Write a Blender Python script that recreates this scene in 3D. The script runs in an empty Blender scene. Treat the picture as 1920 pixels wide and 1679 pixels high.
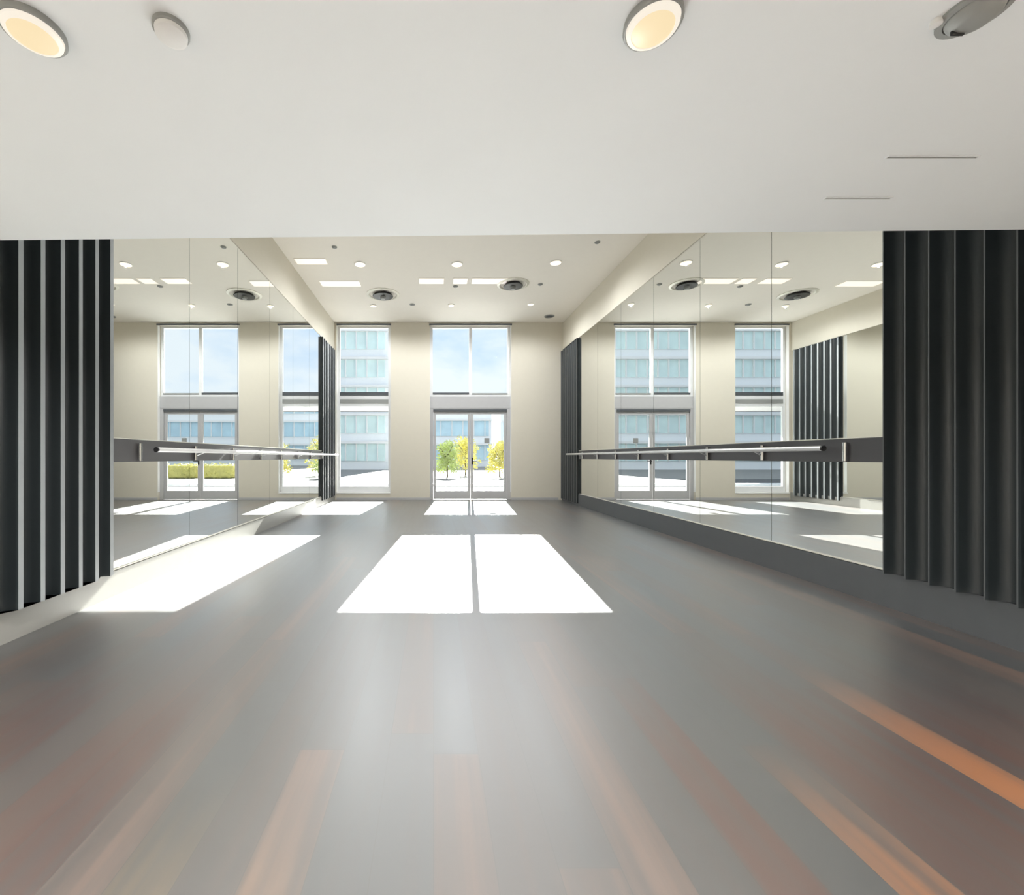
import bpy, bmesh, math, random
from mathutils import Vector, Matrix
random.seed(7)
sc = bpy.context.scene
COL = sc.collection

# ------------------------------------------------------------------ camera, light, exposure
EYE = 1.25            # camera height
F = 800.0             # focal length in pixels of a 1920 wide frame
VX, VY = 812.0, 858.0 # where the room's depth axis meets the picture
cam_d = bpy.data.cameras.new('camera')
cam = bpy.data.objects.new('camera', cam_d)
COL.objects.link(cam)
cam.location = (0, 0, EYE)
cam.rotation_euler = (math.pi / 2, 0, 0)
cam_d.sensor_fit = 'HORIZONTAL'
cam_d.sensor_width = 36.0
cam_d.lens = 36.0 * F / 1920.0
cam_d.shift_x = (960 - VX) / 1920.0
cam_d.shift_y = (VY - 839.5) / 1920.0
cam_d.clip_end = 500
sc.camera = cam

sc.view_settings.view_transform = 'Standard'
sc.view_settings.look = 'None'
sc.view_settings.gamma = 1.0
sc.view_settings.use_curve_mapping = False
sc.view_settings.exposure = 0.52

SUN_STRENGTH = 34.0
SKY_STRENGTH = 1.02
LOW_LAMP = 92.0
HIGH_LAMP = 78.0

sun_d = bpy.data.lights.new('sun', 'SUN')
sun_d.energy = SUN_STRENGTH
sun_d.angle = math.radians(0.22)
sun_d.color = (1.0, 0.965, 0.91)
sun = bpy.data.objects.new('sun', sun_d)
COL.objects.link(sun)
to_sun = Vector((0.0825, 1.0, 0.5495))
sun.rotation_euler = to_sun.to_track_quat('Z', 'Y').to_euler()
sun.location = (6, 60, 40)

world = bpy.data.worlds.new('sky')
sc.world = world
world.use_nodes = True
wn, wl = world.node_tree.nodes, world.node_tree.links
wn.clear()
w_out = wn.new('ShaderNodeOutputWorld')
w_bg = wn.new('ShaderNodeBackground')
w_tc = wn.new('ShaderNodeTexCoord')
w_map = wn.new('ShaderNodeMapping'); w_map.inputs['Scale'].default_value = (1.0, 1.0, 2.2)
w_map.inputs['Location'].default_value = (0.35, 0.1, 0.28)
w_noise = wn.new('ShaderNodeTexNoise'); w_noise.inputs['Scale'].default_value = 3.4
w_noise.inputs['Detail'].default_value = 6; w_noise.inputs['Roughness'].default_value = 0.55
w_cr = wn.new('ShaderNodeValToRGB')
w_cr.color_ramp.elements[0].position = 0.30; w_cr.color_ramp.elements[1].position = 0.50
w_sep = wn.new('ShaderNodeSeparateXYZ')
w_hz = wn.new('ShaderNodeValToRGB')
w_hz.color_ramp.elements[0].position = 0.0; w_hz.color_ramp.elements[0].color = (0.56, 0.67, 0.80, 1)
w_hz.color_ramp.elements[1].position = 0.5; w_hz.color_ramp.elements[1].color = (0.30, 0.46, 0.72, 1)
w_mix = wn.new('ShaderNodeMix'); w_mix.data_type = 'RGBA'
w_mix.inputs['B'].default_value = (0.68, 0.72, 0.78, 1)
wl.new(w_tc.outputs['Generated'], w_map.inputs['Vector'])
wl.new(w_map.outputs[0], w_noise.inputs['Vector'])
wl.new(w_noise.outputs['Fac'], w_cr.inputs['Fac'])
wl.new(w_tc.outputs['Generated'], w_sep.inputs[0])
wl.new(w_sep.outputs['Z'], w_hz.inputs['Fac'])
wl.new(w_hz.outputs['Color'], w_mix.inputs['A'])
wl.new(w_cr.outputs['Color'], w_mix.inputs['Factor'])
wl.new(w_mix.outputs['Result'], w_bg.inputs['Color'])
wl.new(w_bg.outputs[0], w_out.inputs['Surface'])
w_bg.inputs['Strength'].default_value = SKY_STRENGTH

try:
    sc.cycles.max_bounces = 14
    sc.cycles.diffuse_bounces = 7
    sc.cycles.glossy_bounces = 10
    sc.cycles.transparent_max_bounces = 24
    sc.cycles.caustics_reflective = True
    sc.cycles.blur_glossy = 1.0
    sc.cycles.sample_clamp_indirect = 6.0
    sc.cycles.use_denoising = True
except Exception:
    pass

# ------------------------------------------------------------------ room dimensions (metres)
XL, XR = -2.89, 3.80      # mirror faces
YB = 12.5                 # inner face of the window wall
ZC = 5.20                 # high ceiling
ZL = 2.55                 # low ceiling
YE_L, YE_R = 2.56, 2.425  # where the low ceiling ends, left and right
YREAR = -5.5
MT = 4.36                 # top of mirrors and fluted panels
PLL, PLR = 0.23, 0.30     # plinth heights

# ------------------------------------------------------------------ materials
def mat(name, color, rough=0.6, metal=0.0, spec=0.5, noise=0.0, nscale=8.0, bump=0.0, coat=0.0):
    m = bpy.data.materials.new(name); m.use_nodes = True
    n, l = m.node_tree.nodes, m.node_tree.links
    b = n['Principled BSDF']
    b.inputs['Roughness'].default_value = rough
    b.inputs['Metallic'].default_value = metal
    b.inputs['Specular IOR Level'].default_value = spec
    b.inputs['Coat Weight'].default_value = coat
    tc = n.new('ShaderNodeTexCoord')
    t = n.new('ShaderNodeTexNoise'); t.inputs['Scale'].default_value = nscale; t.inputs['Detail'].default_value = 5
    l.new(tc.outputs['Object'], t.inputs['Vector'])
    mx = n.new('ShaderNodeMix'); mx.data_type = 'RGBA'
    c = Vector(color)
    mx.inputs['A'].default_value = (*[max(0, v * (1 - noise)) for v in c], 1)
    mx.inputs['B'].default_value = (*[min(1, v * (1 + noise)) for v in c], 1)
    l.new(t.outputs['Fac'], mx.inputs['Factor'])
    l.new(mx.outputs['Result'], b.inputs['Base Color'])
    if bump:
        bp = n.new('ShaderNodeBump'); bp.inputs['Strength'].default_value = bump; bp.inputs['Distance'].default_value = 0.002
        t2 = n.new('ShaderNodeTexNoise'); t2.inputs['Scale'].default_value = nscale * 12
        l.new(tc.outputs['Object'], t2.inputs['Vector'])
        l.new(t2.outputs['Fac'], bp.inputs['Height']); l.new(bp.outputs[0], b.inputs['Normal'])
    return m

def emit(name, color, strength):
    m = bpy.data.materials.new(name); m.use_nodes = True
    n, l = m.node_tree.nodes, m.node_tree.links
    b = n['Principled BSDF']
    b.inputs['Base Color'].default_value = (*color, 1)
    b.inputs['Emission Color'].default_value = (*color, 1)
    b.inputs['Emission Strength'].default_value = strength
    return m

M = {}
M['wall'] = mat('warm_white_paint', (0.68, 0.64, 0.545), 0.75, noise=0.02, bump=0.05)
M['ceiling'] = mat('ceiling_paint', (0.84, 0.80, 0.73), 0.85, noise=0.015)
M['low_ceiling'] = mat('low_ceiling_paint', (0.84, 0.87, 0.885), 0.8, noise=0.02, nscale=2)
M['reveal'] = mat('white_reveal_paint', (0.86, 0.86, 0.85), 0.6)
M['frame'] = mat('grey_aluminium', (0.50, 0.50, 0.51), 0.45, metal=0.2, noise=0.03)
M['white_frame'] = mat('white_aluminium', (0.78, 0.79, 0.80), 0.4)
M['dark_frame'] = mat('dark_aluminium', (0.10, 0.11, 0.12), 0.4, metal=0.3)
M['charcoal'] = mat('charcoal_lacquer', (0.020, 0.026, 0.028), 0.42, noise=0.1, nscale=3)
M['tip_lit'] = mat('lit_flute_tip', (0.30, 0.32, 0.33), 0.35, noise=0.04)  # grey of the left flute tips carries the light falling on them
M['tip_dim'] = mat('dim_flute_tip', (0.07, 0.075, 0.078), 0.4, noise=0.04)  # dimmer copy for the less lit right flute tips
M['plinth_sunlit'] = mat('sunlit_plinth_tone', (0.33, 0.325, 0.30), 0.45, noise=0.04)  # left plinth lightened in colour for sun and its bounce
M['plinth_shaded'] = mat('shaded_plinth_tone', (0.075, 0.08, 0.085), 0.4, noise=0.08)  # right plinth darkened in colour for the backlit side
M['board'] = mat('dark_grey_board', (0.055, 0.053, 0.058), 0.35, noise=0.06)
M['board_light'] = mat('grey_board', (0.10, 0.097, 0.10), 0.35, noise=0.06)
M['chrome'] = mat('brushed_chrome', (0.72, 0.73, 0.74), 0.22, metal=1.0, noise=0.03, nscale=30)
M['steel'] = mat('satin_steel_rail', (0.62, 0.62, 0.62), 0.3, metal=0.6, noise=0.03)
M['sunlit_rail'] = mat('sun_whitened_rail', (0.82, 0.82, 0.82), 0.35)  # left rail whitened to stand for the sun striking it
M['black'] = mat('black_plastic', (0.012, 0.012, 0.013), 0.5)
M['trim'] = mat('cream_edge_trim', (0.72, 0.70, 0.62), 0.4, metal=0.3)
M['white_plastic'] = mat('white_plastic', (0.80, 0.80, 0.79), 0.5)
M['grey_plastic'] = mat('grey_fitting', (0.30, 0.31, 0.30), 0.5)
M['warm_lamp'] = emit('warm_lamp_diffuser', (1.0, 0.80, 0.49), 0.62)
M['rim_lamp'] = emit('warm_lamp_rim', (1.0, 0.91, 0.78), 0.62)
for k_ in ('warm_lamp', 'rim_lamp'): M[k_].node_tree.nodes['Principled BSDF'].inputs['Base Color'].default_value = (0.08, 0.075, 0.06, 1)
M['small_lamp'] = emit('small_lamp_diffuser', (1.0, 0.90, 0.74), 0.7)
M['rect_glow'] = emit('ceiling_rect_glow', (1.0, 0.93, 0.86), 0.34)

def mirror_mat():
    m = bpy.data.materials.new('mirror_silver'); m.use_nodes = True
    b = m.node_tree.nodes['Principled BSDF']
    b.inputs['Base Color'].default_value = (0.90, 0.915, 0.895, 1)
    b.inputs['Metallic'].default_value = 1.0
    b.inputs['Roughness'].default_value = 0.0
    return m
M['mirror'] = mirror_mat()

def glass_mat(name, tint, refl):
    m = bpy.data.materials.new(name); m.use_nodes = True
    n, l = m.node_tree.nodes, m.node_tree.links
    n.clear()
    o = n.new('ShaderNodeOutputMaterial'); mx = n.new('ShaderNodeMixShader')
    t = n.new('ShaderNodeBsdfTransparent'); t.inputs['Color'].default_value = (*tint, 1)
    g = n.new('ShaderNodeBsdfGlossy'); g.inputs['Roughness'].default_value = 0.0
    lw = n.new('ShaderNodeFresnel'); lw.inputs['IOR'].default_value = refl
    l.new(lw.outputs[0], mx.inputs[0]); l.new(t.outputs[0], mx.inputs[1]); l.new(g.outputs[0], mx.inputs[2])
    l.new(mx.outputs[0], o.inputs['Surface'])
    return m
M['glass'] = glass_mat('window_glass', (0.96, 0.985, 0.985), 1.2)

def floor_mat():
    m = bpy.data.materials.new('dark_wood_planks'); m.use_nodes = True
    n, l = m.node_tree.nodes, m.node_tree.links
    b = n['Principled BSDF']
    tc = n.new('ShaderNodeTexCoord'); sep = n.new('ShaderNodeSeparateXYZ')
    l.new(tc.outputs['Object'], sep.inputs[0])
    def math_(op, a, bb=None):
        k = n.new('ShaderNodeMath'); k.operation = op
        for i, v in enumerate((a, bb)):
            if v is None: continue
            if isinstance(v, (int, float)): k.inputs[i].default_value = v
            else: l.new(v, k.inputs[i])
        return k.outputs[0]
    W, L = 0.19, 2.4
    xs = math_('DIVIDE', sep.outputs['X'], W)
    row = math_('FLOOR', xs)
    wn1 = n.new('ShaderNodeTexWhiteNoise'); wn1.noise_dimensions = '1D'; l.new(row, wn1.inputs['W'])
    ys = math_('ADD', math_('DIVIDE', sep.outputs['Y'], L), math_('MULTIPLY', wn1.outputs['Value'], 7.3))
    idy = math_('FLOOR', ys)
    cmb = n.new('ShaderNodeCombineXYZ'); l.new(row, cmb.inputs[0]); l.new(idy, cmb.inputs[1])
    wn2 = n.new('ShaderNodeTexWhiteNoise'); wn2.noise_dimensions = '2D'; l.new(cmb.outputs[0], wn2.inputs['Vector'])
    # grain stretched along the plank
    mp = n.new('ShaderNodeMapping'); mp.inputs['Scale'].default_value = (16, 0.55, 1)
    l.new(tc.outputs['Object'], mp.inputs['Vector'])
    off = n.new('ShaderNodeVectorMath'); off.operation = 'ADD'
    cm2 = n.new('ShaderNodeCombineXYZ'); l.new(math_('MULTIPLY', wn2.outputs['Value'], 40.0), cm2.inputs[2])
    l.new(mp.outputs[0], off.inputs[0]); l.new(cm2.outputs[0], off.inputs[1])
    gr = n.new('ShaderNodeTexNoise'); gr.inputs['Scale'].default_value = 1.0; gr.inputs['Detail'].default_value = 6
    l.new(off.outputs[0], gr.inputs['Vector'])
    cr = n.new('ShaderNodeValToRGB')
    e = cr.color_ramp.elements
    e[0].position = 0.0; e[0].color = (0.030, 0.033, 0.037, 1)
    e[1].position = 1.0; e[1].color = (0.105, 0.060, 0.042, 1)
    for p, c in ((0.35, (0.038, 0.038, 0.040, 1)), (0.66, (0.045, 0.036, 0.034, 1)), (0.86, (0.060, 0.040, 0.033, 1))):
        x = e.new(p); x.color = c
    l.new(math_('ADD', math_('MULTIPLY', wn2.outputs['Value'], 0.86), math_('MULTIPLY', math_('SUBTRACT', gr.outputs['Fac'], 0.38), 0.7)), cr.inputs['Fac'])
    # a few single boards of redder and more orange timber
    base = cr.outputs['Color']
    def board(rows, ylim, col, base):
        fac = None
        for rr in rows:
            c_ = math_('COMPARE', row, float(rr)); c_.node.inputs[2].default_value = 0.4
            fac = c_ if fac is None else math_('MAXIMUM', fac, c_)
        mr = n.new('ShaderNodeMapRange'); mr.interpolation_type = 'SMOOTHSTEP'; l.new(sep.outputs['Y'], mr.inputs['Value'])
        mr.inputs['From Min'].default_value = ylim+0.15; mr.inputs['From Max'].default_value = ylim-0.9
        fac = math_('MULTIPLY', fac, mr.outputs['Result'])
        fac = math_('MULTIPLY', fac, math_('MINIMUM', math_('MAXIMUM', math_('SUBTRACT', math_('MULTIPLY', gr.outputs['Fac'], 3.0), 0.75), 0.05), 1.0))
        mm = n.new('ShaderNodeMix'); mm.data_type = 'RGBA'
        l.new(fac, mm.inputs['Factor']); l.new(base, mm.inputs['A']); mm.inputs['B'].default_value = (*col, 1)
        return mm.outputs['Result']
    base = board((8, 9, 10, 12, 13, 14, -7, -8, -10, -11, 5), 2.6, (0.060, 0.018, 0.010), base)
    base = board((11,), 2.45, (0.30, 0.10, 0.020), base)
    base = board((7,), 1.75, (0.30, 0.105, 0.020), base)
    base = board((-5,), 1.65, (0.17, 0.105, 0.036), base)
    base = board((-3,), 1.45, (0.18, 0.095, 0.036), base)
    # seams
    fx = math_('FRACT', xs); fy = math_('FRACT', ys)
    sx = math_('MULTIPLY', math_('GREATER_THAN', fx, 0.018), math_('GREATER_THAN', fy, 0.0015))
    mx = n.new('ShaderNodeMix'); mx.data_type = 'RGBA'
    mx.inputs['A'].default_value = (0.03, 0.027, 0.025, 1)
    l.new(sx, mx.inputs['Factor']); l.new(base, mx.inputs['B'])
    l.new(mx.outputs['Result'], b.inputs['Base Color'])
    rg = math_('ADD', math_('MULTIPLY', gr.outputs['Fac'], 0.10), math_('ADD', math_('MULTIPLY', wn2.outputs['Value'], 0.05), 0.33))
    l.new(rg, b.inputs['Roughness'])
    b.inputs['Specular IOR Level'].default_value = 0.5; b.inputs['IOR'].default_value = 2.3
    b.inputs['Coat Weight'].default_value = 1.0; b.inputs['Coat Roughness'].default_value = 0.46; b.inputs['Coat IOR'].default_value = 1.95
    bp = n.new('ShaderNodeBump'); bp.inputs['Strength'].default_value = 0.12; bp.inputs['Distance'].default_value = 0.004
    l.new(math_('ADD', math_('MULTIPLY', gr.outputs['Fac'], 0.5), sx), bp.inputs['Height'])
    l.new(bp.outputs[0], b.inputs['Normal'])
    return m
M['floor'] = floor_mat()

# ------------------------------------------------------------------ mesh helpers
def link(o, parent=None):
    COL.objects.link(o)
    if parent is not None:
        o.parent = parent
    return o

def tag(o, label=None, cat=None, group=None, kind=None):
    if label: o['label'] = label
    if cat: o['category'] = cat
    if group: o['group'] = group
    if kind: o['kind'] = kind
    return o

def empty(name, loc=(0, 0, 0)):
    o = bpy.data.objects.new(name, None)
    o.location = loc; o.empty_display_size = 0.1
    return link(o)

class MB:
    """collects shapes for ONE mesh"""
    def __init__(self): self.bm = bmesh.new()
    def box(self, x0, x1, y0, y1, z0, z1, bevel=0.0):
        vs = [self.bm.verts.new(p) for p in ((x0,y0,z0),(x1,y0,z0),(x1,y1,z0),(x0,y1,z0),(x0,y0,z1),(x1,y0,z1),(x1,y1,z1),(x0,y1,z1))]
        fs = [self.bm.faces.new([vs[i] for i in f]) for f in ((0,3,2,1),(4,5,6,7),(0,1,5,4),(1,2,6,5),(2,3,7,6),(3,0,4,7))]
        if bevel:
            es = list({e for f in fs for e in f.edges})
            bmesh.ops.bevel(self.bm, geom=es, offset=bevel, segments=2, profile=0.5, affect='EDGES')
        return self
    def prism(self, pts, z0, z1):
        a = [self.bm.verts.new((p[0], p[1], z0)) for p in pts]; b = [self.bm.verts.new((p[0], p[1], z1)) for p in pts]
        self.bm.faces.new(a[::-1]); self.bm.faces.new(b)
        n = len(pts)
        for i in range(n): self.bm.faces.new((a[i], a[(i+1)%n], b[(i+1)%n], b[i]))
        return self
    def tube(self, p, q, r, seg=20, r2=None):
        p, q = Vector(p), Vector(q); d = q - p
        mtx = Matrix.Translation((p+q)/2) @ d.to_track_quat('Z', 'Y').to_matrix().to_4x4()
        bmesh.ops.create_cone(self.bm, cap_ends=True, segments=seg, radius1=r, radius2=r if r2 is None else r2, depth=d.length, matrix=mtx)
        return self
    def lathe(self, prof, c=(0,0,0), seg=40):
        rings = []
        for r, z in prof:
            if r < 1e-5: rings.append([self.bm.verts.new((c[0], c[1], c[2]+z))])
            else: rings.append([self.bm.verts.new((c[0]+r*math.cos(2*math.pi*i/seg), c[1]+r*math.sin(2*math.pi*i/seg), c[2]+z)) for i in range(seg)])
        for a, b in zip(rings, rings[1:]):
            for i in range(seg):
                j = (i+1) % seg
                if len(a) == 1 and len(b) == 1: continue
                if len(a) == 1: self.bm.faces.new((a[0], b[j], b[i]))
                elif len(b) == 1: self.bm.faces.new((a[i], a[j], b[0]))
                else: self.bm.faces.new((a[i], a[j], b[j], b[i]))
        return self
    def ball(self, c, r, sub=3, scale=(1,1,1), jitter=0.0, rnd=random):
        ret = bmesh.ops.create_icosphere(self.bm, subdivisions=sub, radius=r)
        for v in ret['verts']:
            k = 1 + rnd.uniform(-jitter, jitter)
            v.co = Vector((v.co.x*scale[0]*k + c[0], v.co.y*scale[1]*k + c[1], v.co.z*scale[2]*k + c[2]))
        return self
    def build(self, name, m, parent=None, smooth=False):
        bmesh.ops.recalc_face_normals(self.bm, faces=self.bm.faces[:])
        me = bpy.data.meshes.new(name); self.bm.to_mesh(me); self.bm.free()
        me.materials.append(m)
        if smooth:
            for p in me.polygons: p.use_smooth = True
            try: me.set_sharp_from_angle(angle=math.radians(40))
            except Exception: pass
        o = bpy.data.objects.new(name, me)
        return link(o, parent)

def copy_tree(o, parent=None):
    c = o.copy(); COL.objects.link(c)
    if parent is not None: c.parent = parent
    for ch in list(o.children): copy_tree(ch, c)
    return c

def struct(name, mb, m, label=None):
    o = mb.build(name, m); o['kind'] = 'structure'
    if label: o['label'] = label
    return o

# ------------------------------------------------------------------ room shell
struct('floor', MB().box(XL-0.3, XR+0.3, YREAR-0.2, YB+0.28, -0.1, 0.0), M['floor'], 'dark brown wood plank floor with satin sheen running to the windows')
struct('ceiling', MB().box(XL-0.3, XR+0.3, 2.0, YB+0.28, ZC, ZC+0.4), M['ceiling'], 'high cream ceiling over the mirrored bay')
struct('ceiling', MB().prism([(XL-0.3, YREAR-0.2), (XR+0.3, YREAR-0.2), (XR+0.3, YE_R-0.006), (XL-0.3, YE_L+0.006)], ZL, ZC-0.001), M['low_ceiling'], 'low pale grey ceiling above the foreground')
struct('wall_left', MB().box(XL-0.3, XL-0.03, YREAR, YB, 0.0, ZC), M['wall'], 'left wall behind the mirrors')
struct('wall_right', MB().box(XR+0.03, XR+0.3, YREAR, YB, 0.0, ZC), M['wall'], 'right wall behind the mirrors')
struct('wall_rear', MB().box(XL-0.3, XR+0.3, YREAR-0.2, YREAR, 0.0, ZL), M['wall'], 'plain wall behind the camera')
# strips of wall above the mirrors, flush with the mirror faces
struct('wall_left', MB().box(XL-0.03, XL+0.001, 2.62, YB, MT+0.012, ZC), M['wall'], 'painted wall strip above the left mirrors')
struct('wall_right', MB().box(XR-0.001, XR+0.03, 2.5, YB, MT+0.012, ZC), M['wall'], 'painted wall strip above the right mirrors')

W1 = (-2.83, -1.25); W2 = (-0.094, 2.29)   # openings of the window wall
ZH = 5.12
wb = MB()
Y0, Y1 = YB, YB+0.25
wb.box(XL-0.3, W1[0], Y0, Y1, 0, ZC)
wb.box(W1[1], W2[0], Y0, Y1, 0, ZC)
wb.box(W2[1], XR+0.3, Y0, Y1, 0, ZC)
wb.box(W1[0], W1[1], Y0, Y1, ZH, ZC); wb.box(W2[0], W2[1], Y0, Y1, ZH, ZC)
wb.box(W1[0], W1[1], Y0, Y1, 0, 0.19)
struct('wall_back', wb, M['wall'], 'beige window wall with two tall openings')
# thin dark line along the head of the window wall
struct('trim_1', MB().box(W1[0]+0.01, W1[1]+0.02, YB-0.03, YB, ZH+0.0, ZH+0.045), M['dark_frame'], 'thin dark strip over the left window')
struct('trim_2', MB().box(W2[0]-0.02, W2[1]+0.02, YB-0.03, YB, ZH+0.0, ZH+0.045), M['dark_frame'], 'thin dark strip over the door opening')
# low baseboard on the piers
struct('baseboard_back', MB().box(W1[0], W2[0], YB-0.012, YB, 0, 0.07).box(W2[1], XR-0.13, YB-0.012, YB, 0, 0.07), M['frame'], 'slim grey baseboard under the window wall')

# plinths below mirrors
struct('baseboard_left', MB().box(XL-0.03, XL+0.02, 2.62, YB, 0.0, PLL-0.005), M['plinth_sunlit'], 'plinth under the left mirrors, its colour lightened for sun bounce')
struct('baseboard_right', MB().box(XR-0.02, XR+0.03, 2.5, YB, 0.0, PLR-0.005), M['plinth_shaded'], 'plinth under the right mirrors, its colour darkened for the backlit side')

# ------------------------------------------------------------------ windows and doors
def framed(mb, x0, x1, z0, z1, y0, y1, w, wb_=None, wt=None):
    wb_ = w if wb_ is None else wb_; wt = w if wt is None else wt
    mb.box(x0, x0+w, y0, y1, z0, z1); mb.box(x1-w, x1, y0, y1, z0, z1)
    mb.box(x0+w, x1-w, y0, y1, z0, z0+wb_); mb.box(x0+w, x1-w, y0, y1, z1-wt, z1)
    return mb
YF0, YF1 = YB+0.13, YB+0.20
# left window, one tall light over another
w = empty('window_1', (0, 0, 0)); w['kind'] = 'structure'; w['label'] = 'tall left window beside the left mirror'
f = MB(); framed(f, W1[0], W1[1], 0.19, ZH, YF0, YF1, 0.075, 0.20, 0.045)
f.box(W1[0]+0.075, W1[1]-0.075, YF0, YF1, 2.98, 3.08); f.box(W1[0]+0.075, W1[1]-0.075, YF0, YF1, 2.76, 2.84)
f.build('window_frame', M['white_frame'], w)
MB().box(W1[0]+0.075, W1[1]-0.075, YF0-0.012, YF1-0.02, 3.081, 3.18).build('dark_rail', M['dark_frame'], w)
MB().box(W1[0]+0.075, W1[1]-0.075, YF0-0.012, YF1-0.02, 2.841, 2.979).build('dark_rail', M['grey_plastic'], w)
MB().box(W1[0]+0.076, W1[1]-0.076, YF0+0.03, YF0+0.038, 3.08, ZH-0.045).build('pane', M['glass'], w)
MB().box(W1[0]+0.076, W1[1]-0.076, YF0+0.03, YF0+0.038, 0.39, 2.76).build('pane', M['glass'], w)
MB().box(W1[0], W1[1], YB-0.02, YF0-0.002, 0.191, 0.225).build('window_sill', M['reveal'], w)

# window over the doors
XM = 1.11
w = empty('window_2', (0, 0, 0)); w['kind'] = 'structure'; w['label'] = 'two pane window above the glass doors'
f = MB(); framed(f, W2[0], W2[1], 3.05, ZH, YF0, YF1, 0.085, 0.06, 0.045)
f.box(XM-0.045, XM+0.045, YF0, YF1, 3.11, ZH-0.045)
f.build('window_frame', M['white_frame'], w)
MB().box(W2[0], W2[1], YF0-0.04, YF1, 2.70, 3.05).build('transom_panel', M['frame'], w)
MB().box(W2[0]+0.085, XM-0.045, YF0-0.012, YF1-0.02, 3.111, 3.17).build('dark_rail', M['dark_frame'], w)
MB().box(XM+0.045, W2[1]-0.085, YF0-0.012, YF1-0.02, 3.111, 3.155).build('dark_rail', M['grey_plastic'], w)
MB().box(W2[0]+0.086, XM-0.046, YF0+0.03, YF0+0.038, 3.11, ZH-0.045).build('pane', M['glass'], w)
MB().box(XM+0.046, W2[1]-0.086, YF0+0.03, YF0+0.038, 3.11, ZH-0.045).build('pane', M['glass'], w)

lin = MB()
for (a, b) in (W1, W2):
    lin.box(a, a+0.006, YB+0.002, YF0-0.032, 0.23, ZH-0.001); lin.box(b-0.006, b, YB+0.002, YF0-0.032, 0.23, ZH-0.001)
struct('trim_7', lin, M['reveal'], 'white linings of the window reveals')
# door frame round the pair
DX0, DX1 = W2[0]+0.03, W2[1]-0.08
f = MB()
f.box(W2[0], DX0+0.07, YF0-0.03, YF1, 0, 2.70); f.box(DX1-0.03, W2[1], YF0-0.03, YF1, 0, 2.70)
f.box(DX0+0.07, DX1-0.03, YF0-0.03, YF1, 2.62, 2.70)
struct('trim_3', f, M['frame'], 'grey metal frame round the double doors')
struct('trim_4', MB().box(DX0+0.07, DX1-0.03, YF0-0.045, YF0-0.031, 2.60, 2.67), M['dark_frame'], 'dark header bar over the double doors')
def leaf(name, x0, x1, hinge_left, label):
    d = empty(name, (0, 0, 0)); d['kind'] = 'structure'; d['label'] = label
    f = MB(); framed(f, x0, x1, 0.012, 2.615, YF0, YF0+0.05, 0.075, 0.25, 0.09)
    f.build('door_frame', M['frame'], d)
    MB().box(x0+0.074, x1-0.074, YF0+0.02, YF0+0.03, 0.26, 2.526).build('pane', M['glass'], d)
    return d
DA = DX0+0.075; DB = DX1-0.035
leaf('door_1', DA, XM-0.004, True, 'left glazed door leaf')
d2 = leaf('door_2', XM+0.004, DB, False, 'right glazed door leaf with black lever handle')
hb = MB(); hb.tube((XM+0.05, YF0, 1.14), (XM+0.05, YF0-0.055, 1.14), 0.013)
hb.box(XM+0.036, XM+0.175, YF0-0.067, YF0-0.045, 1.128, 1.152, 0.005); hb.box(XM+0.028, XM+0.072, YF0-0.008, YF0, 1.04, 1.24, 0.003)
hb.build('door_handle', M['black'], d2)
st = MB().box(1.52, 1.67, YF0+0.012, YF0+0.0195, 1.67, 1.82).build('window_sticker', M['grey_plastic'])
tag(st, 'small dark square sticker on the right door glass', 'sticker')

# ------------------------------------------------------------------ mirrors
def pane_row(side, ys, z0, label_of):
    x0, x1 = (XL-0.03, XL) if side == 'left' else (XR, XR+0.03)
    for i, (a, b) in enumerate(zip(ys, ys[1:])):
        t = empty('wall_mirror', ((x0+x1)/2, (a+b)/2, z0)); tag(t, label_of(i, len(ys)-1), 'mirror', 'mirror panes on the %s wall' % side)
        o = MB().box(x0-t.location.x, x1-t.location.x, a+0.003-t.location.y, b-0.003-t.location.y, 0.012, MT-z0).build('mirror_glass', M['mirror'], t)
        MB().box(x0-t.location.x, x1-t.location.x+(0.012 if side == 'left' else 0), a+0.001-t.location.y, b-0.001-t.location.y, 0, 0.012).build('bottom_channel', M['trim'], t) if side == 'left' else \
        MB().box(x0-t.location.x-0.012, x1-t.location.x, a+0.001-t.location.y, b-0.001-t.location.y, 0, 0.012).build('bottom_channel', M['trim'], t)
ordn = ['nearest the camera', 'second from the near fluted panel', 'third from the near fluted panel', 'fourth from the near fluted panel', 'fifth from the near fluted panel', 'last before the far fluted panel']
LY = [3.72, 5.06, 6.31, 7.55, 8.80, 9.95, 10.95]
RY = [3.53, 4.79, 6.07, 7.35, 8.63, 9.85, 11.05]
pane_row('left', LY, PLL, lambda i, n: 'tall mirror pane on the left wall, ' + ordn[i])
pane_row('right', RY, PLR, lambda i, n: 'tall mirror pane on the right wall, ' + ordn[i])
struct('trim_5', MB().box(XR-0.012, XR+0.03, 3.50, 3.53, PLR, MT), M['trim'], 'cream edge strip at the near end of the right mirrors')
struct('trim_6', MB().box(XL-0.03, XL+0.012, 3.695, 3.72, PLL, MT), M['trim'], 'cream edge strip at the near end of the left mirrors')

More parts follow.
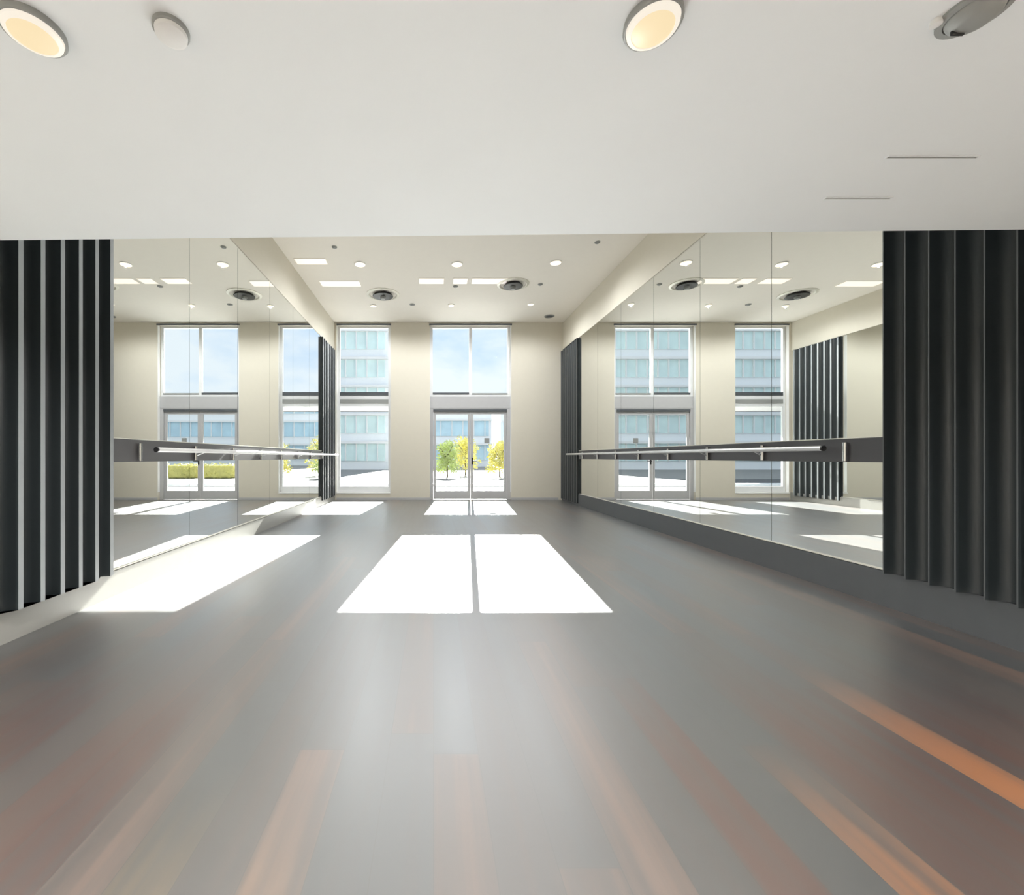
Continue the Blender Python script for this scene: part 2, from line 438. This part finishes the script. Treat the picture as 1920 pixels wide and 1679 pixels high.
# ------------------------------------------------------------------ fluted dark panels
def fluted(side, y_far, y_near, pitch, tip, z0, label, edge, E=0.12):
    s = 1 if side == 'left' else -1
    xw = XL if side == 'left' else XR
    r = empty('fluted_wall_panel', (xw, (y_near+y_far)/2, z0)); tag(r, label, 'wall panel', 'dark fluted wall panels')
    oy, oz = r.location.y, 0
    MB().box(min(-s*0.03, s*0.012), max(-s*0.03, s*0.012), y_near-oy, y_far-oy, 0, MT-z0).build('backing_board', M['charcoal'], r)
    pts = []
    y = y_far
    while y - pitch > y_near - 1e-4:
        pts.append((E, y)); pts.append((E, y-tip))
        span = pitch-tip; n = 14
        for k in range(n+1):
            u = -1+2*k/n
            e = E-(E-0.018)*math.sqrt(max(0, 1-u*u))
            yy = y-tip-span*k/n
            if k in (0, n): continue
            pts.append((e, yy))
        y -= pitch
    pts.append((E, y)); pts.append((E, y-tip)); y -= tip
    poly = [(0.012, y)] + [(0.012, y_far)] + pts
    poly = [(s*e, yy-oy) for e, yy in poly]
    # unique consecutive points
    clean = []
    for p in poly:
        if not clean or (abs(p[0]-clean[-1][0])+abs(p[1]-clean[-1][1])) > 1e-5: clean.append(p)
    mb = MB(); bm = mb.bm
    a = [bm.verts.new((p[0], p[1], 0)) for p in clean]; b = [bm.verts.new((p[0], p[1], MT-z0)) for p in clean]
    nn = len(clean)
    for i in range(nn): bm.faces.new((a[i], a[(i+1)%nn], b[(i+1)%nn], b[i]))
    ta = bm.faces.new(a[::-1]); tb = bm.faces.new(b)
    bmesh.ops.triangulate(bm, faces=[ta, tb])
    mb.build('fluting', M['charcoal'], r, smooth=True)
    ed = MB(); y = y_far
    while y - pitch > y_near - 1e-4 - pitch:
        ed.box(min(s*E, s*(E+0.003)), max(s*E, s*(E+0.003)), y-tip-oy, y-oy, 0.001, MT-z0-0.012); y -= pitch
    eo = ed.build('tip_light_strips', edge, r); eo['label'] = 'thin strips added on the flutes, light on the tips put into their colour'
    return r
fluted('left', 3.695, 2.62, 0.1625, 0.034, PLL, 'black fluted wall panel at the left edge of the photo, near the camera', M['tip_lit'])
fluted('right', 3.49, 2.50, 0.160, 0.008, PLR, 'black fluted wall panel at the right edge of the photo, near the camera', M['tip_dim'])
fluted('left', 12.35, 10.96, 0.19, 0.04, 0.14, 'narrow black fluted wall panel beside the tall left window', M['tip_lit'], 0.06)
fluted('right', 12.48, 11.06, 0.19, 0.04, 0.05, 'narrow black fluted wall panel in the far right corner', M['tip_dim'], 0.06)

# ------------------------------------------------------------------ ballet barres on a dark rail
def barre(side, y0, y1, yb0, yb1, zc, brk, rail_m, board_m, label):
    s = 1 if side == 'left' else -1
    xw = XL if side == 'left' else XR
    r = empty('ballet_barre', (xw, yb0, zc)); tag(r, label, 'barre', 'ballet barres along the mirrors')
    def bx(x0, x1, *a, **k):
        return MB().box(min(s*x0, s*x1), max(s*x0, s*x1), *a, **k)
    bx(0.0, 0.035, yb0-yb0, yb1-yb0, 1.208-zc, 1.42-zc).build('mounting_board', board_m, r)
    bx(0.0, 0.040, 0.0, yb1-yb0, 1.42-zc, 1.428-zc).build('top_highlight', M['trim'], r)  # cream strip stands in for the highlight along the board's top
    OFF = 0.165
    MB().tube((s*OFF, y0-yb0, 0), (s*OFF, y1-yb0, 0), 0.024, 24).build('rail', rail_m, r, smooth=True)
    MB().tube((s*OFF, y0-yb0-0.012, 0), (s*OFF, y0-yb0+0.004, 0), 0.0255, 24).build('end_cap', M['black'], r, smooth=True)
    MB().tube((s*OFF, y1-yb0-0.004, 0), (s*OFF, y1-yb0+0.012, 0), 0.0255, 24).build('end_cap', M['black'], r, smooth=True)
    for y in brk:
        m_ = MB()
        m_.tube((s*0.055, y-yb0, 1.215-zc), (s*0.055, y-yb0, 1.385-zc), 0.018, 20)
        m_.tube((s*0.03, y-yb0, 1.35-zc), (s*0.06, y-yb0, 1.35-zc), 0.012, 12)
        m_.tube((s*0.03, y-yb0, 1.24-zc), (s*0.06, y-yb0, 1.24-zc), 0.012, 12)
        if y > y0:
            m_.tube((s*0.055, y-yb0, 1.27-zc), (s*(OFF-0.004), y-yb0, -0.012), 0.009, 12)
        m_.build('bracket', M['chrome'], r, smooth=True)
    return r
barre('left', 4.21, 12.25, 3.72, 10.93, 1.325, [4.13+0.965*k for k in range(8) if 4.13+0.965*k < 10.9], M['sunlit_rail'], M['board_light'], 'ballet barre rail in sun-whitened colour along the left mirror wall, sunlit at its far end')
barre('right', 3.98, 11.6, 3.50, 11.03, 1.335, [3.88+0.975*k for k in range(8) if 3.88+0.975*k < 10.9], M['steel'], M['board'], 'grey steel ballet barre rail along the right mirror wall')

# ------------------------------------------------------------------ ceiling fittings
def at_ceiling(px, py, z):
    Y = F*(z-EYE)/(VY-py)
    return (px-VX)*Y/F, Y

def lamp_under(parent, energy, color, cone=168, blend=0.5):
    ld = bpy.data.lights.new('lamp', 'SPOT'); ld.energy = energy; ld.color = color
    ld.spot_size = math.radians(cone); ld.spot_blend = blend; ld.shadow_soft_size = 0.012
    lo = bpy.data.objects.new('lamp', ld); link(lo, parent)
    return lo

def round_downlight(x, y, z, r, label, group, energy, warm=True):
    t = empty('ceiling_downlight', (x, y, z)); tag(t, label, 'ceiling light', group)
    MB().lathe([(r*1.09, 0.0), (r*1.11, -0.014), (r*1.07, -0.019), (r*1.02, -0.020), (r*0.99, -0.012), (r*0.99, 0.0)]).build('trim_ring', M['grey_plastic'] if warm else M['white_plastic'], t, smooth=True)
    MB().lathe([(r*1.0, -0.010), (r*0.97, -0.024), (r*0.80, -0.031), (r*0.79, -0.024)]).build('lens_rim', M['rim_lamp'] if warm else M['small_lamp'], t, smooth=True)
    MB().lathe([(r*0.80, -0.028), (r*0.5, -0.034), (0, -0.036)]).build('diffuser', M['warm_lamp'] if warm else M['small_lamp'], t, smooth=True)
    lo = lamp_under(t, energy, (1.0, 0.975, 0.955)) if warm else lamp_under(t, energy, (0.95, 0.975, 1.0), 166, 0.55); lo.location = (0, 0, -0.052)
    return t
x, y = at_ceiling(62, 52, ZL)
round_downlight(x, y, ZL, 0.074, 'round warm downlight in the top left corner of the low ceiling', 'warm downlights in the low ceiling', LOW_LAMP)
x, y = at_ceiling(1224, 38, ZL)
round_downlight(x, y, ZL, 0.074, 'round warm downlight right of centre at the top of the low ceiling', 'warm downlights in the low ceiling', LOW_LAMP)

for x, y, lb in ((-2.45, -0.6, 'added unseen fill downlight behind the camera by the left wall'),
                 (0.3, -1.8, 'added unseen fill downlight behind the camera in the middle'),
                 (3.3, -0.6, 'added unseen fill downlight behind the camera by the right wall'),
                 (-2.4, -2.6, 'added unseen fill downlight far behind the camera by the left wall'),
                 (3.2, -2.6, 'added unseen fill downlight far behind the camera by the right wall')):
    round_downlight(x, y, ZL, 0.10, lb, 'warm downlights in the low ceiling', LOW_LAMP*(1.8 if x < 1 else 1.2))  # extra lamps added behind the camera to brighten the low ceiling

x, y = at_ceiling(321, 54, ZL)
sd = empty('smoke_detector', (x, y, ZL)); tag(sd, 'round white smoke detector on the low ceiling beside the left downlight', 'smoke detector')
MB().lathe([(0.050, 0), (0.050, -0.010), (0.047, -0.013), (0.0, -0.013)]).build('base_plate', M['grey_plastic'], sd, smooth=True)
MB().lathe([(0.045, -0.012), (0.043, -0.024), (0.030, -0.030), (0.0, -0.031)]).build('sensor_cover', M['white_plastic'], sd, smooth=True)

x, y = at_ceiling(1828, 20, ZL)
sp = empty('eyeball_spotlight', (x, y, ZL)); tag(sp, 'unlit grey adjustable ceiling spotlight in the top right corner', 'ceiling light')
MB().lathe([(0.078, 0), (0.078, -0.008), (0.062, -0.012), (0.060, -0.004)]).build('trim_ring', M['grey_plastic'], sp, smooth=True)
MB().lathe([(0.061, -0.004), (0.056, -0.020), (0.040, -0.034), (0.030, -0.038), (0.0, -0.038)]).build('eyeball', M['grey_plastic'], sp, smooth=True)
MB().box(-0.034, 0.004, 0.026, 0.033, -0.043, -0.030, 0.002).build('lamp_slot', M['black'], sp)
MB().lathe([(0.014, 0.0), (0.014, -0.014), (0.0, -0.018)], (-0.080, 0.028, -0.0)).build('white_stub', M['white_plastic'], sp, smooth=True)  # small white stub beside the trim ring

for (xa, xb, py, lb) in ((1664, 1832, 294, 'longer thin slot vent in the low ceiling at right, nearer the camera'), (1548, 1670, 371, 'shorter thin slot vent in the low ceiling just before its edge')):
    X0, Y = at_ceiling(xa, py, ZL); X1, _ = at_ceiling(xb, py, ZL)
    t = empty('slot_vent', ((X0+X1)/2, Y, ZL)); tag(t, lb, 'vent', 'thin slot vents in the low ceiling')
    h = (X1-X0)/2
    fr = MB(); fr.box(-h, h, -0.010, -0.006, -0.004, 0.0); fr.box(-h, h, 0.006, 0.010, -0.004, 0); fr.box(-h-0.004, -h, -0.010, 0.010, -0.004, 0); fr.box(h, h+0.004, -0.010, 0.010, -0.004, 0)
    fr.build('slot_frame', M['low_ceiling'], t)
    MB().box(-h, h, -0.006, 0.006, -0.0015, 0.0).build('slot_opening', M['grey_plastic'], t)

# high ceiling: small lamps
for px, py, lb in ((675, 495, 'small recessed lamp in the high ceiling, left one of the front row'),
                   (857, 495, 'small recessed lamp in the high ceiling, middle one of the front row'),
                   (1042, 492, 'small recessed lamp in the high ceiling, right one of the front row'),
                   (700, 573, 'small recessed lamp in the high ceiling near the tall left window'),
                   (846, 572, 'small recessed lamp in the high ceiling before the door window'),
                   (995, 570, 'small recessed lamp in the high ceiling near the far right corner')):
    x, y = at_ceiling(px, py, ZC)
    round_downlight(x, y, ZC, 0.105 if py < 550 else 0.075, lb, 'small recessed lamps in the high ceiling', HIGH_LAMP, warm=False)

# flush pale rectangles with a weak glow on the high ceiling
def glow_rect(xa, xb, py, dy, lb):
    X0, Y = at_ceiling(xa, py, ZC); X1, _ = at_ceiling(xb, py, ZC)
    t = empty('glowing_ceiling_rect', ((X0+X1)/2, Y, ZC)); tag(t, lb, 'ceiling light', 'flat glowing rectangles in the high ceiling')
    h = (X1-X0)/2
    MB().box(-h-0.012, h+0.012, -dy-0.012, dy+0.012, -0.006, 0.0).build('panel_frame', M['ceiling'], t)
    MB().box(-h, h, -dy, dy, -0.010, -0.0061).build('diffuser', M['rect_glow'], t)  # plain emissive face of the rectangle
glow_rect(786, 832, 527, 0.14, 'short flat glowing ceiling rectangle, left of the three in line before the doors')
glow_rect(850, 876, 527, 0.14, 'smallest flat glowing ceiling rectangle, middle of the three in line before the doors')
glow_rect(885, 950, 527, 0.14, 'long flat glowing ceiling rectangle touching the right round diffuser')
glow_rect(602, 675, 532, 0.14, 'long flat glowing ceiling rectangle by the left wall, in the row before the diffusers')
glow_rect(555, 612, 490, 0.12, 'flat glowing ceiling rectangle by the left wall, nearer the camera')

# round diffusers with dark centres
def diffuser(px, py, r, lb):
    x, y = at_ceiling(px, py-8, ZC)
    t = empty('ceiling_diffuser', (x, y, ZC)); tag(t, lb, 'air diffuser', 'round air diffusers in the high ceiling')
    MB().lathe([(r, 0), (r, -0.012), (r*0.86, -0.03), (r*0.82, -0.02), (r*0.80, 0.0)]).build('outer_ring', M['trim'], t, smooth=True)
    MB().lathe([(r*0.5, 0), (r*0.56, -0.03), (r*0.62, -0.05), (r*0.60, -0.062), (0, -0.062)]).build('dark_cone', M['black'], t, smooth=True)
    MB().lathe([(r*0.16, -0.062), (r*0.16, -0.10), (r*0.12, -0.12), (0, -0.12)]).build('centre_knob', M['grey_plastic'], t, smooth=True)
diffuser(962, 541, 0.36, 'round ceiling air diffuser with black centre, right of the door line')
diffuser(718, 560, 0.40, 'round ceiling air diffuser with black centre, above the left window')
# small sprinklers / sensors
for px, py, r, lb in ((1030, 593, 0.14, 'dark round ceiling speaker in the far right corner'),
                      (854, 537, 0.06, 'small dark ceiling sprinkler above the doors'),
                      (1013, 533, 0.055, 'small grey ceiling sprinkler right of the right air diffuser'),
                      (1120, 454, 0.05, 'small grey ceiling sprinkler near the right end of the ceiling edge'),
                      (627, 463, 0.05, 'small grey ceiling sprinkler near the left wall'),
                      (773, 571, 0.07, 'faint flat ceiling sensor between the two air diffusers')):
    x, y = at_ceiling(px, py, ZC)
    big = r > 0.1
    t = empty('ceiling_speaker' if big else 'ceiling_sprinkler', (x, y, ZC)); tag(t, lb, 'speaker' if big else 'sprinkler', None if big else 'sprinklers and sensors in the high ceiling')
    MB().lathe([(r, 0), (r, -0.012), (r*0.8, -0.018), (r*0.78, -0.004)]).build('rim', M['grey_plastic'], t, smooth=True)
    MB().lathe([(r*0.79, -0.004), (r*0.5, -0.03), (0, -0.035)]).build('centre', M['grey_plastic'] if not big else M['dark_frame'], t, smooth=True)

# ------------------------------------------------------------------ outdoors
M['pavement'] = mat('pale_pavement', (0.26, 0.255, 0.25), 0.8, noise=0.12, nscale=0.8)
M['road'] = mat('grey_asphalt', (0.10, 0.10, 0.105), 0.85, noise=0.15, nscale=1.5)
M['concrete'] = mat('pale_cladding', (0.84, 0.87, 0.90), 0.6, noise=0.04)
M['blue_glass'] = mat('blue_office_glass', (0.50, 0.70, 0.84), 0.25, metal=0.0, noise=0.25, nscale=0.5)
M['teal_glass'] = mat('green_office_glass', (0.66, 0.82, 0.83), 0.25, metal=0.0, noise=0.22, nscale=0.6)
M['leaf_yellow'] = mat('yellow_leaves', (0.62, 0.58, 0.20), 0.8, noise=0.35, nscale=3)
M['leaf_green'] = mat('light_green_leaves', (0.45, 0.52, 0.22), 0.8, noise=0.35, nscale=3)
M['bark'] = mat('grey_bark', (0.12, 0.10, 0.08), 0.9, noise=0.2)
g = struct('ground', MB().box(-110, 110, YB+0.281, 130, -0.14, -0.03), M['pavement'], 'pale paved plaza outside the windows')
o = MB().box(-90, 90, 19.0, 25.0, -0.03, -0.012).build('street', M['road']); o['kind'] = 'structure'; o['label'] = 'grey street beyond the plaza'
o = MB().box(-90, 90, 18.6, 19.0, -0.03, 0.10, 0.02).build('kerb', M['concrete']); tag(o, 'long pale kerb along the near side of the street', 'kerb')
# canopy over the doors outside
cn = empty('door_canopy', (0.3, YB+0.26, 2.80)); tag(cn, 'flat outdoor canopy above the doors, seen as a thin dark edge through the glass', 'canopy')
MB().box(-6.5, 7.5, 0.0, 1.58, 0.0, 0.10).build('canopy_slab', M['frame'], cn)
MB().box(-6.5, 7.5, 1.58, 1.62, -0.02, 0.12).build('front_fascia', M['dark_frame'], cn)

def office(name, x0, x1, y0, depth, h, fh, bay, glass, lb, ribs=True):
    t = empty(name, ((x0+x1)/2, y0, -0.03)); tag(t, lb, 'building')
    hx = (x1-x0)/2
    MB().box(-hx, hx, 0.3, depth, 0, h).build('facade', M['concrete'], t)
    z = 0.9; k = 0
    while z + fh*0.6 < h:
        MB().box(-hx+0.4, hx-0.4, 0.18, 0.32, z, z+fh*0.62).build('window_band', glass, t)
        mb = MB(); x = -hx+0.4
        while x < hx-0.3:
            mb.box(x, x+0.12, 0.02, 0.2, z, z+fh*0.62); x += bay
        mb.box(-hx, hx, -0.15, 0.2, z+fh*0.62, z+fh*0.62+0.25)
        mb.build('mullions', M['white_frame'], t)
        z += fh; k += 1
    MB().box(-hx-0.2, hx+0.2, -0.2, depth+0.2, h, h+0.5).build('roof_parapet', M['concrete'], t)
office('office_building', -48, -4.6, 44, 16, 31, 2.9, 1.1, M['teal_glass'], 'tall pale office block with green glass bands, seen through the left window')
office('office_building', -3.9, 8.0, 58, 14, 8.3, 3.3, 1.5, M['blue_glass'], 'low office building with blue ribbon windows, seen through the left door')
office('office_building', 10.5, 62, 66, 14, 10.5, 3.6, 1.6, M['blue_glass'], 'long low office building with blue glass to the right of the doors')

def leaf_cloud(mb, c, r, n, size, rnd):
    for _ in range(n):
        while True:
            v = Vector((rnd.uniform(-1, 1), rnd.uniform(-1, 1), rnd.uniform(-1, 1)))
            if v.length < 1: break
        p = Vector(c) + Vector((v.x*r[0], v.y*r[1], v.z*r[2]))
        a = Vector((rnd.gauss(0, 1), rnd.gauss(0, 1), rnd.gauss(0, 1))).normalized()
        b = a.orthogonal().normalized(); s = size*rnd.uniform(0.6, 1.3)
        vs = [mb.bm.verts.new(p + q) for q in (a*s, b*s*0.55, -a*s, -b*s*0.55)]
        mb.bm.faces.new(vs)
def tree(x, y, h, r, leaf_m, lb, group, seed):
    rnd = random.Random(seed)
    t = empty('tree', (x, y, -0.03)); tag(t, lb, 'tree', group)
    tk = MB(); tk.tube((0, 0, 0), (0, 0, h*0.6), 0.06, 10, 0.03)
    for k in range(5):
        a = k*1.3; tk.tube((0, 0, h*(0.35+0.04*k)), (math.cos(a)*r*0.6, math.sin(a)*r*0.6, h*(0.6+0.05*k)), 0.04, 8, 0.015)
    tk.build('trunk', M['bark'], t)
    cr = MB()
    for k in range(16):
        a = k*2.4+seed; u = k/15.0
        rr = r*(0.75-0.45*u)*rnd.uniform(0.5, 1.0); q = rnd.uniform(0.28, 0.5)
        leaf_cloud(cr, (math.cos(a)*rr, math.sin(a)*rr, h*(0.20+0.64*u)), (r*q, r*q, r*q*0.8), 110, 0.085, rnd)
    cr.build('crown', leaf_m, t)
def shrub(x, y, hx, h, leaf_m, lb, group, seed):
    rnd = random.Random(seed); mb = MB()
    for _ in range(900):
        p = Vector((rnd.uniform(-hx, hx), rnd.uniform(-0.45, 0.45), rnd.uniform(0.02, h)*rnd.uniform(0.85, 1.0)))
        a = Vector((rnd.gauss(0, 1), rnd.gauss(0, 1), rnd.gauss(0, 1))).normalized(); b = a.orthogonal().normalized(); q = rnd.uniform(0.04, 0.09)
        p.x = max(-hx+0.1, min(hx-0.1, p.x))
        mb.bm.faces.new([mb.bm.verts.new(p+v) for v in (a*q, b*q*0.6, -a*q, -b*q*0.6)])
    mb.box(-hx+0.15, hx-0.15, -0.35, 0.35, 0, h*0.85, 0.12)
    o = mb.build('shrub', leaf_m); o.location = (x, y, -0.03); tag(o, lb, 'shrub', group)
tree(0.9, 27, 2.5, 1.05, M['leaf_green'], 'light green young tree seen through the left door', 'young trees across the street', 3)
tree(2.35, 31, 3.0, 1.3, M['leaf_yellow'], 'yellow young tree behind the meeting door stiles', 'young trees across the street', 5)
tree(4.3, 27.5, 2.5, 1.1, M['leaf_yellow'], 'yellow young tree seen through the right door', 'young trees across the street', 9)
nth = ['first', 'second', 'third', 'fourth', 'fifth', 'sixth', 'seventh']
for k in range(7):
    shrub(7.4+k*2.25, 26.5, 1.08, 0.95, M['leaf_yellow'], 'yellow shrub across the street, %s of the hedge row counted from the trees' % nth[k], 'yellow kerbside hedge shrubs', 20+k)
